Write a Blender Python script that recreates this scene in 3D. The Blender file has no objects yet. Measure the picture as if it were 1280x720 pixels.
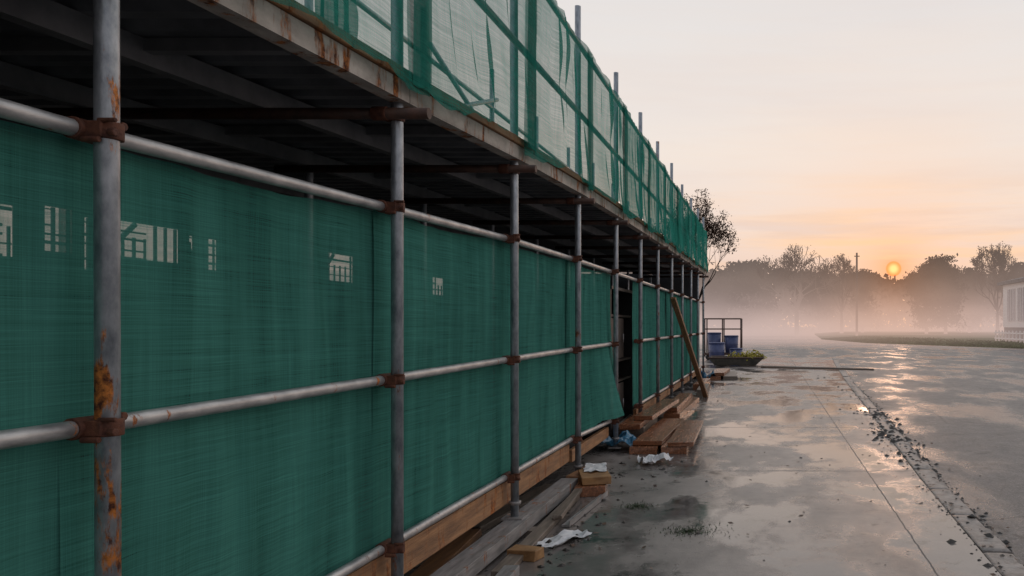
import bpy, math, random
from mathutils import Vector, noise
random.seed(7)
R = math.radians
scene = bpy.context.scene
C = scene.collection
EYE = 1.5
F = 960.0

# ---------------------------------------------------------------- mesh builder
class MB:
    def __init__(s): s.v = []; s.f = []; s.sm = []
    def face(s, idx, smooth=False): s.f.append(idx); s.sm.append(smooth)
    def box(s, x0, x1, y0, y1, z0, z1, rz=0, c=None, rx=0):
        b = len(s.v); cx, cy = (c if c else ((x0+x1)/2, (y0+y1)/2)); cz = (z0+z1)/2
        for x, y, z in ((x0,y0,z0),(x1,y0,z0),(x1,y1,z0),(x0,y1,z0),(x0,y0,z1),(x1,y0,z1),(x1,y1,z1),(x0,y1,z1)):
            dx, dy, dz = x-cx, y-cy, z-cz
            if rx: dy, dz = dy*math.cos(rx)-dz*math.sin(rx), dy*math.sin(rx)+dz*math.cos(rx)
            dx, dy = dx*math.cos(rz)-dy*math.sin(rz), dx*math.sin(rz)+dy*math.cos(rz)
            s.v.append((cx+dx, cy+dy, cz+dz))
        for q in ((0,3,2,1),(4,5,6,7),(0,1,5,4),(1,2,6,5),(2,3,7,6),(3,0,4,7)):
            s.face([b+i for i in q])
    def tube(s, p0, p1, r0, r1=None, n=14, caps=True):
        r1 = r0 if r1 is None else r1
        p0, p1 = Vector(p0), Vector(p1); d = (p1-p0)
        if d.length < 1e-6: return
        d.normalize()
        u = d.cross(Vector((0,0,1)) if abs(d.z) < .9 else Vector((1,0,0))).normalized(); w = d.cross(u)
        b = len(s.v)
        for p, r in ((p0,r0),(p1,r1)):
            for i in range(n):
                a = 2*math.pi*i/n
                s.v.append(tuple(p+u*(r*math.cos(a))+w*(r*math.sin(a))))
        for i in range(n):
            j = (i+1) % n
            s.face([b+i, b+n+i, b+n+j, b+j][::-1], True)
        if caps:
            s.face([b+i for i in range(n)][::-1]); s.face([b+n+i for i in range(n)])
    def beam(s, p0, p1, w, h):
        p0, p1 = Vector(p0), Vector(p1); d = (p1-p0).normalized()
        u = d.cross(Vector((0,0,1))).normalized() if abs(d.z) < .999 else Vector((1,0,0)); t = u.cross(d)
        b = len(s.v)
        for p in (p0, p1):
            for a, c in ((-1,-1),(1,-1),(1,1),(-1,1)):
                s.v.append(tuple(p+u*(a*w/2)+t*(c*h/2)))
        for q in ((0,1,2,3),(7,6,5,4),(0,4,5,1),(1,5,6,2),(2,6,7,3),(3,7,4,0)):
            s.face([b+i for i in q])
    def grid(s, fn, nu, nv, smooth=True):
        b = len(s.v)
        for j in range(nv+1):
            for i in range(nu+1):
                s.v.append(tuple(fn(i/nu, j/nv)))
        for j in range(nv):
            for i in range(nu):
                a = b+j*(nu+1)+i
                s.face([a, a+1, a+nu+2, a+nu+1], smooth)
    def rock(s, c, r, flat=.6):
        b = len(s.v)
        pts = [(0,0,1),(0,0,-.3)] + [(math.cos(a), math.sin(a), random.uniform(-.2,.5)) for a in [k*math.pi*2/5+random.uniform(-.3,.3) for k in range(5)]]
        for p in pts:
            k = r*random.uniform(.6,1.2)
            s.v.append((c[0]+p[0]*k, c[1]+p[1]*k, c[2]+max(p[2],-.2)*k*flat))
        for i in range(5):
            j = (i+1) % 5
            s.face([b, b+2+i, b+2+j]); s.face([b+1, b+2+j, b+2+i])
    def build(s, name, mat, parent=None, base=(0,0,0), bevel=0):
        me = bpy.data.meshes.new(name)
        bx, by, bz = base
        me.from_pydata([(x-bx, y-by, z-bz) for x, y, z in s.v], [], s.f)
        me.polygons.foreach_set('use_smooth', s.sm)
        me.materials.append(mat); me.update()
        o = bpy.data.objects.new(name, me); C.objects.link(o)
        if parent: o.parent = parent
        else: o.location = base
        if bevel:
            m = o.modifiers.new('bevel', 'BEVEL'); m.width = bevel; m.segments = 2; m.limit_method = 'ANGLE'
        return o
def tag(o, label, cat, group=None):
    o['label'] = label; o['category'] = cat
    if group: o['group'] = group
    return o
def thing(name, label, cat, loc, group=None):
    o = bpy.data.objects.new(name, None); C.objects.link(o); o.location = loc
    return tag(o, label, cat, group)
def struct(o): o['kind'] = 'structure'; return o

# ---------------------------------------------------------------- node helpers
def nd(nt, t, **kw):
    n = nt.nodes.new(t)
    for k, v in kw.items():
        if k.startswith('i_'):
            k2 = k[2:]; k2 = int(k2) if k2.isdigit() else k2
            n.inputs[k2].default_value = v
        else: setattr(n, k, v)
    return n
def mth(nt, op, a, b=None, c=None, clamp=False):
    n = nt.nodes.new('ShaderNodeMath'); n.operation = op; n.use_clamp = clamp
    for i, x in enumerate((a, b, c)):
        if x is None: continue
        if isinstance(x, (int, float)): n.inputs[i].default_value = x
        else: nt.links.new(x, n.inputs[i])
    return n.outputs[0]
def vmth(nt, op, a, b=None):
    n = nt.nodes.new('ShaderNodeVectorMath'); n.operation = op
    for i, x in enumerate((a, b)):
        if x is None: continue
        if isinstance(x, (tuple, list)): n.inputs[i].default_value = x
        else: nt.links.new(x, n.inputs[i])
    return n.outputs['Value'] if op in ('DOT_PRODUCT','LENGTH') else n.outputs[0]
def mixc(nt, f, a, b, mode='MIX'):
    n = nt.nodes.new('ShaderNodeMix'); n.data_type = 'RGBA'; n.blend_type = mode
    for i, x in ((0, f), (6, a), (7, b)):
        if isinstance(x, (int, float)): n.inputs[i].default_value = x
        elif isinstance(x, (tuple, list)): n.inputs[i].default_value = (*x[:3], 1)
        else: nt.links.new(x, n.inputs[i])
    return n.outputs[2]
def ramp(nt, f, stops):
    n = nt.nodes.new('ShaderNodeValToRGB'); cr = n.color_ramp
    while len(cr.elements) < len(stops): cr.elements.new(.5)
    for e, (p, c) in zip(cr.elements, stops):
        e.position = p; e.color = (*c, 1) if isinstance(c, (tuple, list)) else (c, c, c, 1)
    nt.links.new(f, n.inputs[0]); return n.outputs[0]
def sstep(nt, f, a, b_, t0=0., t1=1.):
    n = nd(nt, 'ShaderNodeMapRange', interpolation_type='SMOOTHSTEP')
    n.inputs[1].default_value = a; n.inputs[2].default_value = b_; n.inputs[3].default_value = t0; n.inputs[4].default_value = t1
    nt.links.new(f, n.inputs[0]); return n.outputs[0]
def nz(nt, vec, scale, detail=4, rough=.55, stretch=None):
    if stretch: vec = vmth(nt, 'MULTIPLY', vec, stretch)
    n = nd(nt, 'ShaderNodeTexNoise', i_Scale=scale, i_Detail=detail, i_Roughness=rough)
    nt.links.new(vec, n.inputs['Vector']); return n.outputs[0]
def srgb(r, g, b):
    f = lambda c: (c/255/12.92) if c/255 <= .04045 else ((c/255+.055)/1.055)**2.4
    return (f(r), f(g), f(b))

SUN_EL = math.atan2(71, math.hypot(960, 157)); SUN_AZ = math.atan2(157, 960)
SUN = Vector((math.sin(SUN_AZ)*math.cos(SUN_EL), math.cos(SUN_AZ)*math.cos(SUN_EL), math.sin(SUN_EL)))

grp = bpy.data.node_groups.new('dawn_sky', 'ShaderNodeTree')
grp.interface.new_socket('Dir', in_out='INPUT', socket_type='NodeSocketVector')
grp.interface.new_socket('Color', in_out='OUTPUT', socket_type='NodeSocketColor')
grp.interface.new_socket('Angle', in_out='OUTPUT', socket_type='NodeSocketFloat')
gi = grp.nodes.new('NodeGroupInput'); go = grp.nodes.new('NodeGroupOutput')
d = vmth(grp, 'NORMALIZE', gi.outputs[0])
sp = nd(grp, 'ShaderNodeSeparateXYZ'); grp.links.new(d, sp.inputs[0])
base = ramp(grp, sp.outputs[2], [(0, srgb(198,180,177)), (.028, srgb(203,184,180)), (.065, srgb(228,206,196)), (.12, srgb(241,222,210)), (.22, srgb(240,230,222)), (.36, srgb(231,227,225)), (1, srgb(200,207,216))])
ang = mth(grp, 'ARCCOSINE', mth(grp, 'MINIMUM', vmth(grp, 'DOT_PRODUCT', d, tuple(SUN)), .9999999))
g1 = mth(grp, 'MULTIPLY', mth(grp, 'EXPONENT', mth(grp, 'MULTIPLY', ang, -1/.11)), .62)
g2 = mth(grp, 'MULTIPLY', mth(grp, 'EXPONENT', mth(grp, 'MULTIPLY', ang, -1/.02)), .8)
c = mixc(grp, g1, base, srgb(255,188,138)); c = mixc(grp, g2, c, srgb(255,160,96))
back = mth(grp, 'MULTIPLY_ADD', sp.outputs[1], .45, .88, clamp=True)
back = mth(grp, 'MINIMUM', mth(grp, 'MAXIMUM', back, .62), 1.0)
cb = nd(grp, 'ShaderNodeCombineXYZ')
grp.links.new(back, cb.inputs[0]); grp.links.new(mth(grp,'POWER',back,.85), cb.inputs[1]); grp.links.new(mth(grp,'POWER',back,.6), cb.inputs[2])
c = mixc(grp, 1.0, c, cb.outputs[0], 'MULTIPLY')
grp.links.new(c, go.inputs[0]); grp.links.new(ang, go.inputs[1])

# ---------------------------------------------------------------- world
W = bpy.data.worlds.new('World'); scene.world = W; W.use_nodes = True
nt = W.node_tree; nt.nodes.clear()
tc = nd(nt, 'ShaderNodeTexCoord'); sg = nd(nt, 'ShaderNodeGroup', node_tree=grp)
nt.links.new(tc.outputs['Generated'], sg.inputs[0])
sp = nd(nt, 'ShaderNodeSeparateXYZ'); nt.links.new(tc.outputs['Generated'], sp.inputs[0])
col = sg.outputs[0]
cl = nz(nt, tc.outputs['Generated'], 2.9, 6, .6, (1.0, 1.0, 13.0))
clm = ramp(nt, cl, [(.44, 0.), (.60, 1.)])
band = ramp(nt, sp.outputs[2], [(.055, 0.), (.085, 1.), (.13, .6), (.2, .12), (.8, .05)])
near = mth(nt, 'EXPONENT', mth(nt, 'MULTIPLY', sg.outputs[1], -1/.22))
col = mixc(nt, mth(nt, 'MULTIPLY', mth(nt, 'MULTIPLY', clm, band), mth(nt, 'ADD', near, .15, clamp=True)), col, srgb(255,206,160))
dk = ramp(nt, nz(nt, vmth(nt, 'ADD', tc.outputs['Generated'], (3,1,.4)), 3.4, 6, .6, (1.0, 1.0, 12.0)), [(.5, 0.), (.64, 1.)])
col = mixc(nt, mth(nt, 'MULTIPLY', mth(nt, 'MULTIPLY', dk, band), .45), col, srgb(212,186,180))
cl2 = nz(nt, tc.outputs['Generated'], 2.0, 5, .55, (1.0, 1.0, 5.0))
clm2 = ramp(nt, cl2, [(.45, 0.), (.75, 1.)])
col = mixc(nt, mth(nt, 'MULTIPLY', clm2, .25), col, srgb(218,209,210))
col = mixc(nt, sstep(nt, sg.outputs[1], .0105, .0088), col, (2.2, .35, .11))
col = mixc(nt, sstep(nt, sg.outputs[1], .0088, .002), col, (2.6, .80, .30))
bg = nd(nt, 'ShaderNodeBackground', i_Strength=1.0); nt.links.new(col, bg.inputs[0])
sky = nd(nt, 'ShaderNodeTexSky', sky_type='NISHITA', sun_disc=False, sun_elevation=SUN_EL, sun_rotation=SUN_AZ)
bg2 = nd(nt, 'ShaderNodeBackground', i_Strength=.003); nt.links.new(sky.outputs[0], bg2.inputs[0])
ad = nd(nt, 'ShaderNodeAddShader'); nt.links.new(bg.outputs[0], ad.inputs[0]); nt.links.new(bg2.outputs[0], ad.inputs[1])
wo = nd(nt, 'ShaderNodeOutputWorld'); nt.links.new(ad.outputs[0], wo.inputs[0])

sl = bpy.data.lights.new('sun', 'SUN'); sl.energy = .07; sl.angle = R(6); sl.color = (1, .6, .4)
so = bpy.data.objects.new('sun', sl); C.objects.link(so); so.location = (6, 30, 12)
so.rotation_euler = (-SUN).to_track_quat('-Z', 'Y').to_euler()

# ---------------------------------------------------------------- materials
def mat(name): 
    m = bpy.data.materials.new(name); m.use_nodes = True; nt = m.node_tree; nt.nodes.clear()
    out = nd(nt, 'ShaderNodeOutputMaterial'); geo = nd(nt, 'ShaderNodeNewGeometry')
    return m, nt, out, geo.outputs['Position']
def painted_haze(nt, shader, pos, k=1.0):
    """morning mist painted into the surface as glow: thicker with distance and near the ground"""
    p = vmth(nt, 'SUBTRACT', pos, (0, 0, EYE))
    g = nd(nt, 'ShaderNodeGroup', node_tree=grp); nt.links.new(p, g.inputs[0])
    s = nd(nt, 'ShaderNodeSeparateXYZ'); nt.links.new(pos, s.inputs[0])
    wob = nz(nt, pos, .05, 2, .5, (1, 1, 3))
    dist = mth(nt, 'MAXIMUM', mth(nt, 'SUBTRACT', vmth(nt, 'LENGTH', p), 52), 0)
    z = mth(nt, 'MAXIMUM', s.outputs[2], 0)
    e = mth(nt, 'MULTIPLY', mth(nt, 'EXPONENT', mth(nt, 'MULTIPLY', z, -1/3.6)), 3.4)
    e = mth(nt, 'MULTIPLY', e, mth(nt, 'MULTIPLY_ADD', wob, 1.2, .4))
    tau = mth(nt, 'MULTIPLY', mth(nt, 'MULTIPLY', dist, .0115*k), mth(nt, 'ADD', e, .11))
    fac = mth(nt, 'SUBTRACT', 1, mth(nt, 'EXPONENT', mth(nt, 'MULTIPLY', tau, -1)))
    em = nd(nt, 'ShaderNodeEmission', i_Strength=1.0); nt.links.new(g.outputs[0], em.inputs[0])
    mx = nd(nt, 'ShaderNodeMixShader'); nt.links.new(fac, mx.inputs[0]); nt.links.new(shader, mx.inputs[1]); nt.links.new(em.outputs[0], mx.inputs[2])  # mist glow mixed into the surface shader, no volume in the air
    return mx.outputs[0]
def bump(nt, h, strength, dist=.01):
    b = nd(nt, 'ShaderNodeBump', i_Strength=strength, i_Distance=dist); nt.links.new(h, b.inputs['Height']); return b.outputs[0]
def surf(name, c1, c2, scale=6, rough=.6, rv=.15, metal=0., bmp=.3, bd=.005, stretch=None, hz=False, rust=None, rust_z=None, spec=.5, rw=.06):
    m, nt, out, pos = mat(name)
    n1 = nz(nt, pos, scale, 5, .6, stretch)
    f1 = ramp(nt, n1, [(.3, 0.), (.7, 1.)])
    col = mixc(nt, f1, c1, c2)
    ro = mth(nt, 'MULTIPLY_ADD', n1, rv*2, rough-rv)
    P = nd(nt, 'ShaderNodeBsdfPrincipled', i_Metallic=metal)
    P.inputs['Specular IOR Level'].default_value = spec
    if rust is not None:
        rn = nz(nt, pos, 11, 8, .7, (1, 1, .22))
        bright = (.50,.17,.04)
        if rust_z:
            s = nd(nt, 'ShaderNodeSeparateXYZ'); nt.links.new(pos, s.inputs[0])
            rn = mth(nt, 'ADD', rn, sstep(nt, s.outputs[2], rust_z+.10, rust_z-.04, 0., .15))
            rn = mth(nt, 'ADD', rn, sstep(nt, s.outputs[2], rust_z-.22, rust_z-.5, 0., -.085))
            bright = (.72,.25,.05)
        rf = sstep(nt, rn, rust, rust+rw)
        rc = mixc(nt, ramp(nt, nz(nt, pos, 34, 5, .7), [(.38, 0.), (.62, 1.)]), (.07,.02,.01), bright)
        col = mixc(nt, rf, col, rc)
        nt.links.new(mth(nt, 'MULTIPLY', mth(nt, 'SUBTRACT', 1, rf), metal), P.inputs['Metallic'])
        ro = mth(nt, 'ADD', ro, mth(nt, 'MULTIPLY', rf, .35))
    nt.links.new(col, P.inputs['Base Color']); nt.links.new(ro, P.inputs['Roughness'])
    if bmp: nt.links.new(bump(nt, nz(nt, pos, scale*5, 3, .6, stretch), bmp, bd), P.inputs['Normal'])
    sh = P.outputs[0]
    if hz: sh = painted_haze(nt, sh, pos, float(hz))
    nt.links.new(sh, out.inputs[0]); return m
M = {}
g1c, g2c = (.20,.225,.25), (.50,.53,.56)
M['galv'] = surf('galvanised_steel', g1c, g2c, 26, .42, .12, .65, .35, .002, (1,1,.45), rust=.64)
M['galv_rust'] = surf('galvanised_steel_with_rust', g1c, g2c, 26, .42, .12, .6, .35, .002, (1,1,.45), rust=.59, rust_z=1.36)
M['galv_some'] = surf('galvanised_steel_spotted', g1c, g2c, 26, .42, .12, .65, .35, .002, (1,1,.45), rust=.59)
M['ledger'] = surf('ledger_steel', (.26,.26,.265), (.56,.55,.54), 20, .40, .12, .6, .35, .002, (1,.4,1), rust=.61)
M['rust'] = surf('rusty_iron', (.05,.017,.011), (.17,.06,.03), 30, .75, .1, .1, .6, .004)
M['darkrust'] = surf('dark_rusty_tube', (.03,.017,.013), (.10,.045,.028), 12, .6, .1, .2, .4, .003)
M['fascia'] = surf('fascia_painted_edge', (.28,.25,.22), (.62,.56,.50), 9, .6, .12, 0, .5, .003, (1,.5,1), rust=.51, rw=.12)
M['wood_warm'] = surf('orange_timber', (.12,.052,.025), (.36,.18,.08), 5, .42, .12, 0, .5, .004, (8,.6,8))
M['sill'] = surf('rust_stained_timber', (.17,.085,.042), (.48,.25,.115), 5, .6, .12, 0, .6, .005, (6,.6,6), rust=.51, rw=.14)
M['wood_red'] = surf('wet_red_brown_timber', (.095,.034,.017), (.38,.15,.066), 6, .25, .10, 0, .5, .003, (9,.7,9))
M['wood_end'] = surf('pale_cut_timber', (.20,.10,.04), (.40,.22,.09), 12, .6, .1, 0, .4, .003)
M['wood_grey'] = surf('weathered_timber', (.085,.065,.05), (.24,.19,.15), 6, .5, .1, 0, .5, .004, (8,.7,8))
M['alu'] = surf('dull_aluminium', (.17,.165,.16), (.38,.36,.35), 9, .5, .12, .3, .4, .002, (4,.5,4), rust=.58, rw=.1)
M['deck_under'] = surf('soiled_corrugated_steel', (.10,.105,.115), (.24,.25,.27), 3, .45, .1, .3, .3, .004)
M['dark_steel'] = surf('dark_beam_steel', (.14,.145,.155), (.27,.27,.28), 5, .5, .1, .3, .3, .003)
M['wall'] = surf('dark_block_wall', (.04,.04,.045), (.08,.08,.08), 2.2, .85, .08, 0, .5, .01)
M['black'] = surf('black_painted_metal', (.010,.010,.011), (.022,.02,.02), 6, .5, .1, 0, .2, .002)
M['shelf'] = surf('brown_cabinet_face', (.014,.008,.007), (.03,.016,.013), 6, .5, .1, 0, .2, .002)
M['paper'] = surf('crumpled_white_sheet', (.55,.55,.57), (.74,.73,.72), 8, .6, .1, 0, .2, .003)
M['blue'] = surf('blue_tarpaulin', (.02,.10,.19), (.05,.20,.32), 8, .4, .1, 0, .3, .005)
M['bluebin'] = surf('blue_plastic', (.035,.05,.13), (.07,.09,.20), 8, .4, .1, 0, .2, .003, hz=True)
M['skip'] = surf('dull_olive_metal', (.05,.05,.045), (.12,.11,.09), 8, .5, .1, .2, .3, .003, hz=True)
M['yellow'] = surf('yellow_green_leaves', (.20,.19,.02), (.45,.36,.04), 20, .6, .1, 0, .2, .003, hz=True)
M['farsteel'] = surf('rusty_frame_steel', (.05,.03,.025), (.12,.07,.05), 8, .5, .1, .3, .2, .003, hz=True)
M['rubble'] = surf('dark_wet_rubble', (.014,.012,.010), (.06,.05,.042), 30, .6, .15, 0, .4, .004)
M['leaflit'] = surf('leaf_litter', (.03,.013,.007), (.11,.05,.02), 30, .5, .15, 0, .3, .003)
M['weed'] = surf('dark_weed', (.015,.028,.010), (.05,.075,.025), 30, .5, .1, 0, 0)
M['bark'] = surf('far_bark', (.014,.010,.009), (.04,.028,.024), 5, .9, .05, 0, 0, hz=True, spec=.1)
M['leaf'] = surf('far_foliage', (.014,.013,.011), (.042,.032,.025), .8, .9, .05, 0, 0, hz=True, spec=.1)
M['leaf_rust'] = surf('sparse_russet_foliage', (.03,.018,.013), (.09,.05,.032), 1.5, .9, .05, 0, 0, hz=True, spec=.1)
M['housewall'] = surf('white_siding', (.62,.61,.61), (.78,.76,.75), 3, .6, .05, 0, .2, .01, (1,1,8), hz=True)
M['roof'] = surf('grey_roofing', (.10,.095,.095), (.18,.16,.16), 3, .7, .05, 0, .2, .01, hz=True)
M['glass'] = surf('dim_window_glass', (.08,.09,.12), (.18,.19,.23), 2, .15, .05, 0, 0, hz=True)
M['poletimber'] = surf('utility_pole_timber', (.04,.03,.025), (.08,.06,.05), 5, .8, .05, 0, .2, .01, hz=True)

def ground_mat(name, dry, wet, mode):
    m, nt, out, pos = mat(name)
    P = nd(nt, 'ShaderNodeBsdfPrincipled'); pave = mode == 'pave'
    big = nz(nt, pos, 1.25 if pave else .8, 6, .58, (.80, .5, 1) if pave else (1.0, .4, 1))
    mid = nz(nt, pos, 5, 6, .68)
    fine = nz(nt, pos, 90, 4, .7)
    stain = nz(nt, pos, 1.9, 8, .72, (1, .8, 1))
    v = mth(nt, 'ADD', big, mth(nt, 'MULTIPLY', mth(nt, 'SUBTRACT', mid, .5), .2))
    p = sstep(nt, v, .43, .57) if pave else sstep(nt, v, .46, .62)
    col = mixc(nt, ramp(nt, stain, [(.34, 0.), (.60, 1.)]), tuple(x*.45 for x in dry), dry)
    col = mixc(nt, mth(nt, 'MULTIPLY', fine, .6), col, tuple(x*.5 for x in dry))
    if not pave:
        agg = ramp(nt, nz(nt, pos, 42, 3, .85), [(.50, 0.), (.64, 1.)]); col = mixc(nt, mth(nt,'MULTIPLY',agg,.7), col, (.28,.265,.26))
        vo = nd(nt, 'ShaderNodeTexVoronoi', feature='DISTANCE_TO_EDGE', i_Scale=.42); nt.links.new(pos, vo.inputs['Vector'])
        ck = mth(nt, 'LESS_THAN', mth(nt, 'ADD', vo.outputs[0], mth(nt, 'MULTIPLY', mth(nt,'SUBTRACT',mid,.5), .07)), .004)
        col = mixc(nt, mth(nt, 'MULTIPLY', ck, .75), col, (.01,.01,.01))
    col = mixc(nt, mth(nt, 'MULTIPLY', p, .6), col, wet)
    sp_ = ramp(nt, nz(nt, pos, 2.1, 8, .78), [(.56, 0.), (.62, 1.)])
    col = mixc(nt, mth(nt, 'MULTIPLY', sp_, .8), col, (.018, .017, .013))
    ro = mth(nt, 'MULTIPLY_ADD', mid, .36, .18 if pave else .24)
    n = nd(nt, 'ShaderNodeMix'); n.data_type = 'FLOAT'; nt.links.new(p, n.inputs[0]); nt.links.new(ro, n.inputs[2]); n.inputs[3].default_value = .07 if pave else .13
    h = mth(nt, 'ADD', mth(nt, 'MULTIPLY', fine, .6 if pave else 1.8), mth(nt, 'MULTIPLY', mid, 1.2))
    dry_w = mth(nt, 'MULTIPLY_ADD', p, -.92 if pave else -.78, 1.0)
    bn = nd(nt, 'ShaderNodeBump', i_Distance=.006 if pave else .014)
    nt.links.new(mth(nt, 'MULTIPLY', dry_w, .6), bn.inputs['Strength']); nt.links.new(h, bn.inputs['Height'])
    if pave:
        s = nd(nt, 'ShaderNodeSeparateXYZ'); nt.links.new(pos, s.inputs[0])
        wob = mth(nt, 'MULTIPLY', mth(nt, 'SUBTRACT', nz(nt, pos, 5, 3), .5), .03)
        fy = mth(nt, 'ABSOLUTE', mth(nt, 'SUBTRACT', mth(nt, 'FRACT', mth(nt, 'ADD', mth(nt, 'MULTIPLY_ADD', s.outputs[1], 1/3.4, .17), wob)), .5))
        jy = mth(nt, 'LESS_THAN', fy, .0034)
        jx = mth(nt, 'LESS_THAN', mth(nt, 'ABSOLUTE', mth(nt, 'ADD', mth(nt, 'SUBTRACT', s.outputs[0], 1.02), wob)), .006)
        j = mth(nt, 'MAXIMUM', jy, jx)
        col = mixc(nt, mth(nt, 'MULTIPLY', j, .65), col, (.012, .010, .009))
        nr = nd(nt, 'ShaderNodeMix'); nr.data_type = 'FLOAT'; nt.links.new(j, nr.inputs[0]); nt.links.new(n.outputs[0], nr.inputs[2]); nr.inputs[3].default_value = .6
        n = nr
    nt.links.new(col, P.inputs['Base Color']); nt.links.new(n.outputs[0], P.inputs['Roughness']); nt.links.new(bn.outputs[0], P.inputs['Normal'])
    P.inputs['Specular IOR Level'].default_value = .75
    nt.links.new(painted_haze(nt, P.outputs[0], pos), out.inputs[0]); return m
M['pave'] = ground_mat('wet_concrete', (.32,.28,.255), (.115,.10,.094), 'pave')
M['road'] = ground_mat('wet_asphalt', (.095,.091,.091), (.06,.057,.058), 'road')
M['kerb'] = surf('worn_kerb_stone', (.10,.085,.075), (.38,.34,.31), 9, .42, .15, 0, .8, .009)
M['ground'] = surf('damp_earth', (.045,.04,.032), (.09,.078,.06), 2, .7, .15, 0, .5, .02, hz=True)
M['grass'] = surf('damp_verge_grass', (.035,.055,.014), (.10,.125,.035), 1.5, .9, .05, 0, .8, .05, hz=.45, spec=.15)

def net_mat(name, op, streak, c1, c2, trl=.35, fine=1.0, coarse=.5, bigw=.35):
    m, nt, out, pos = mat(name)
    hz_ = nz(nt, pos, 1, 2, .6, (1, 2.5*fine, 270*fine)); vt = nz(nt, pos, 1, 2, .6, (1, 270*fine, 2*fine)); big = nz(nt, pos, 1.1, 3, .6, (1, 1.2, .6))
    hcoarse = nz(nt, pos, 1, 2, .5, (1, .8, 50))
    fold = nz(nt, pos, 1, 3, .6, (1, 7, .6))
    o = mth(nt, 'ADD', mth(nt, 'MULTIPLY', mth(nt, 'SUBTRACT', hz_, .5), streak), mth(nt, 'MULTIPLY', mth(nt, 'SUBTRACT', vt, .5), streak*.5))
    o = mth(nt, 'ADD', o, mth(nt, 'MULTIPLY', mth(nt, 'SUBTRACT', big, .5), streak*bigw))
    o = mth(nt, 'ADD', o, mth(nt, 'MULTIPLY', mth(nt, 'SUBTRACT', hcoarse, .5), streak*coarse))
    o = mth(nt, 'ADD', o, mth(nt, 'MULTIPLY', mth(nt, 'SUBTRACT', fold, .5), streak*.4))
    o = mth(nt, 'ADD', o, op, clamp=True)
    v = mth(nt, 'ADD', mth(nt, 'MULTIPLY', hz_, .32), mth(nt, 'ADD', mth(nt, 'MULTIPLY', vt, .22), mth(nt, 'ADD', mth(nt, 'MULTIPLY', hcoarse, .10), mth(nt, 'ADD', mth(nt, 'MULTIPLY', big, .28), mth(nt, 'MULTIPLY', fold, .48)))))
    col = mixc(nt, ramp(nt, v, [(.48, 0.), (.92, 1.)]), c1, c2)  # the fold noise puts crease shading into the net colour as vertical bands
    D = nd(nt, 'ShaderNodeBsdfDiffuse'); T = nd(nt, 'ShaderNodeBsdfTranslucent'); G = nd(nt, 'ShaderNodeBsdfTransparent')
    nt.links.new(col, D.inputs[0]); nt.links.new(col, T.inputs[0])
    m1 = nd(nt, 'ShaderNodeMixShader', i_0=trl); nt.links.new(D.outputs[0], m1.inputs[1]); nt.links.new(T.outputs[0], m1.inputs[2])
    m2 = nd(nt, 'ShaderNodeMixShader'); nt.links.new(o, m2.inputs[0]); nt.links.new(G.outputs[0], m2.inputs[1]); nt.links.new(m1.outputs[0], m2.inputs[2])
    nt.links.new(m2.outputs[0], out.inputs[0]); return m
M['net_low'] = net_mat('dense_green_net', .83, .36, (.026,.125,.10), (.092,.32,.262), .12)
M['net_up'] = net_mat('sheer_green_net', .69, .5, (.014,.15,.115), (.05,.31,.24), .4, .9, .2, .7)
M['net_far'] = net_mat('sheer_green_net_doubled', .84, .5, (.014,.15,.115), (.05,.31,.24), .4, .9, .25, .6)

# ---------------------------------------------------------------- the setting
def interp(pts, y):
    if y <= pts[0][0]: return pts[0][1]
    for (a, va), (c_, vc) in zip(pts, pts[1:]):
        if y <= c_: return va+(vc-va)*(y-a)/(c_-a)
    return pts[-1][1]
b = MB(); b.grid(lambda u, v: (-500+1000*u, -60+1000*v, -.16), 4, 4, False)
struct(b.build('ground', M['ground']))
KX = [(-6,1.28),(2,1.34),(4.6,1.40),(7.5,1.49),(12.7,1.73),(19.7,2.04),(30,2.6),(36,3.0)]
kx = lambda y: interp(KX, y)
b = MB(); n = 84
ys = [-6+42*i/n for i in range(n+1)]
for i, y in enumerate(ys):
    b.v += [(-9, y, 0), (kx(y), y, 0), (kx(y), y, -.15), (-9, y, -.15)]
for i in range(n):
    a = 4*i; b.face([a, a+1, a+5, a+4]); b.face([a+1, a+2, a+6, a+5])
b.face([4*n+1, 4*n, 4*n+3, 4*n+2])
struct(b.build('pavement', M['pave']))
b = MB()
pts = [(1.0,-8),(60,-8),(60,44),(17.5,53),(9,70),(6.2,88),(8,135),(-14,135),(-10,60),(-9,37.5),(-9,36.2),(1.0,36.2)]
b.v = [(x, y, -.10) for x, y in pts]; b.face(list(range(len(pts))))
struct(b.build('road', M['road']))
b = MB()
VL = [(44,60),(53,17.5),(70,9),(88,6.2),(135,8.2),(164,10)]
vl = lambda y: interp(VL, y) if y > 53 else 17.5+(53-y)*4.7
def lawn(u, v):
    y = 44+120*v; xl = vl(y)
    x = xl+(110-xl)*u**1.6
    return (x, y, -.09+.3*min(1, (x-xl)/5)*(1+.3*noise.noise(Vector((x*.2,y*.1,0)))))
b.grid(lawn, 30, 40); struct(b.build('grass_verge', M['grass']))
b = MB(); rr = random.Random(21)
for _ in range(5000):
    y = rr.uniform(50, 92); xl = vl(y)
    x = xl+abs(rr.gauss(0,3.5)); z = -.09+.3*min(1,(x-xl)/5); h = rr.uniform(.03,.12); a = rr.uniform(0,3.14); dx, dy = math.cos(a)*.12, math.sin(a)*.12
    n0 = len(b.v); b.v += [(x-dx,y-dy,z),(x+dx,y+dy,z),(x+rr.gauss(0,.08),y,z+h)]; b.face([n0,n0+1,n0+2])
o = b.build('verge_grass', M['grass']); tag(o, 'rough grass tufts along the verge beyond the road', 'grass'); o['kind'] = 'stuff'
rnd = random.Random(3)
y = 1.2
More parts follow.
